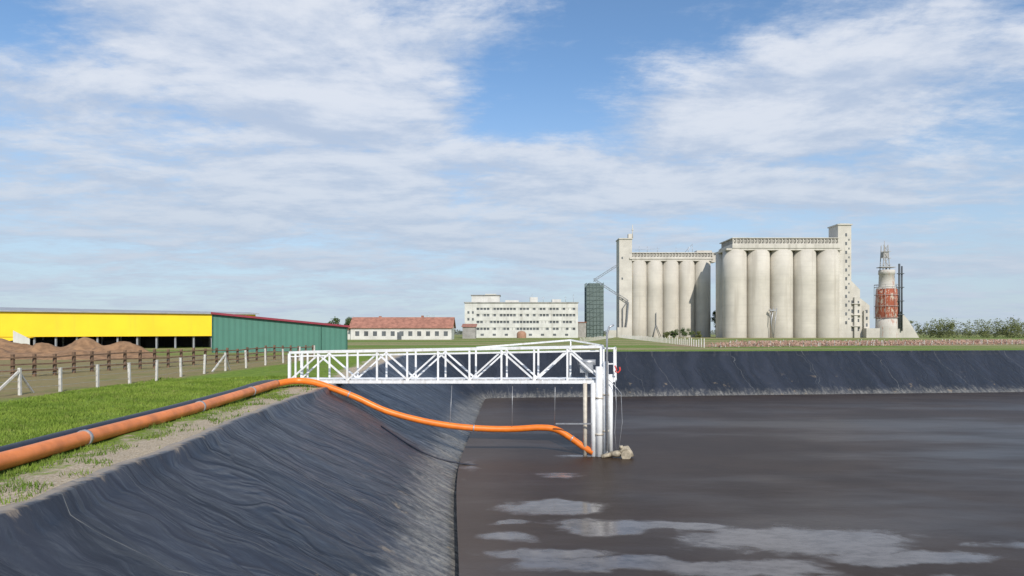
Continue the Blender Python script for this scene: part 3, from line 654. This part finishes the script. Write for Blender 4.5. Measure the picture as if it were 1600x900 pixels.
# ---------------------------------------------------------------- vineyard stakes
st=MB(); rn=random.Random(11)
for row in range(5):
    a_=Vector((28.7+row*3.2,102+row*6,0)); b_=Vector((110,135+row*4,0)); n=60
    for i in range(n):
        q=a_.lerp(b_,i/n); q.x+=rn.uniform(-.5,.5); 
        if rn.random()<.25: continue
        st.bar(q,q+Vector((rn.uniform(-.1,.1),0,rn.uniform(.4,.95))),.08)
a_=Vector((28.7,102,0)); b_=Vector((50,320,0))
for i in range(95): q=a_.lerp(b_,i/95); st.bar(q,q+up*rn.uniform(1.0,1.4),.14)
a_=Vector((15,150,0)); b_=Vector((48,320,0))
for i in range(50): q=a_.lerp(b_,i/50); st.bar(q,q+up*rn.uniform(.9,1.3),.13)
st.obj('vineyard_stakes',postm)
vb=MB()
for i in range(5600):
    q=rn.random(); row=rn.randrange(5); a_=Vector((28.7+row*3.2,102+row*6,0)).lerp(Vector((110,135+row*4,0)),q); c_=a_+Vector((rn.gauss(0,.3),rn.gauss(0,.3),rn.uniform(.05,.75)))
    u_=Vector((rn.gauss(0,1),rn.gauss(0,1),rn.gauss(0,1))).normalized(); v_=u_.orthogonal().normalized(); s_=rn.uniform(.1,.28); vb.quad(c_-u_*s_,c_-v_*s_*.6,c_+u_*s_,c_+v_*s_*.6)
vb.obj('vine_rows',leafmat('dry_vines',(.28,.16,.12),(.40,.27,.21),(.18,.15,.07)))

# ---------------------------------------------------------------- grass blades
def grass(name,n,region,hmin,hmax,m,wd=.008,dlo=.1,dhi=9,tall=False):
    V=np.empty((n*3,3),dtype=np.float32); k=0; tries=0
    while k<n and tries<n*8:
        tries+=1
        y=region[2]+(region[3]-region[2])*random.random()**1.5; x=random.uniform(region[0],region[1]); d_=sdf(x,y)
        if d_<dlo or d_>dhi: continue
        nz=mn.noise(Vector((x*.7,y*.7,2)))
        dens=.55+1.1*nz+(ss(.5,2.2,d_)-.8)*1.1
        if tall: dens=max(0,mn.noise(Vector((x*1.6,y*1.6,14)))*1.6)
        if random.random()>dens: continue
        wx,wy=warp(x,y); z=gz(x,y,d_); h=random.uniform(hmin,hmax)*(.6+.8*abs(mn.noise(Vector((x*1.3,y*1.3,8))))+.2); a=random.uniform(0,6.28); w_=wd*(1+y*.05)
        lx=random.gauss(0,.4)*h; ly=random.gauss(0,.4)*h
        V[k*3]=(wx-math.cos(a)*w_,wy-math.sin(a)*w_,z-.01); V[k*3+1]=(wx+math.cos(a)*w_,wy+math.sin(a)*w_,z-.01); V[k*3+2]=(wx+lx,wy+ly,z+h); k+=1
    V=V[:k*3]; me=bpy.data.meshes.new(name); me.vertices.add(k*3); me.vertices.foreach_set('co',V.reshape(-1)); me.loops.add(k*3); me.loops.foreach_set('vertex_index',np.arange(k*3,dtype=np.int32))
    me.polygons.add(k); me.polygons.foreach_set('loop_start',np.arange(0,k*3,3,dtype=np.int32)); me.materials.append(m); me.update(calc_edges=True)
    o=bpy.data.objects.new(name,me); scene.collection.objects.link(o)
gr=leafmat('grass_blades',(.12,.19,.024),(.19,.265,.040),(.25,.24,.09))
grass('grass',120000,(-17,-7.3,6,32),.03,.09,gr)
grass('weed_tufts',5000,(-10.5,-7.4,6,30),.04,.12,leafmat('weed_leaves',(.08,.14,.02),(.14,.20,.035),(.24,.21,.09)),.007,.1,2.2,True)

# ---------------------------------------------------------------- camera
cd=bpy.data.cameras.new('camera'); co=bpy.data.objects.new('camera',cd); scene.collection.objects.link(co)
co.location=(0,0,2.2); co.rotation_euler=(R(90),0,0); cd.lens=24; cd.sensor_width=36; cd.shift_y=.04375; cd.clip_end=12000; cd.clip_start=.05
scene.camera=co
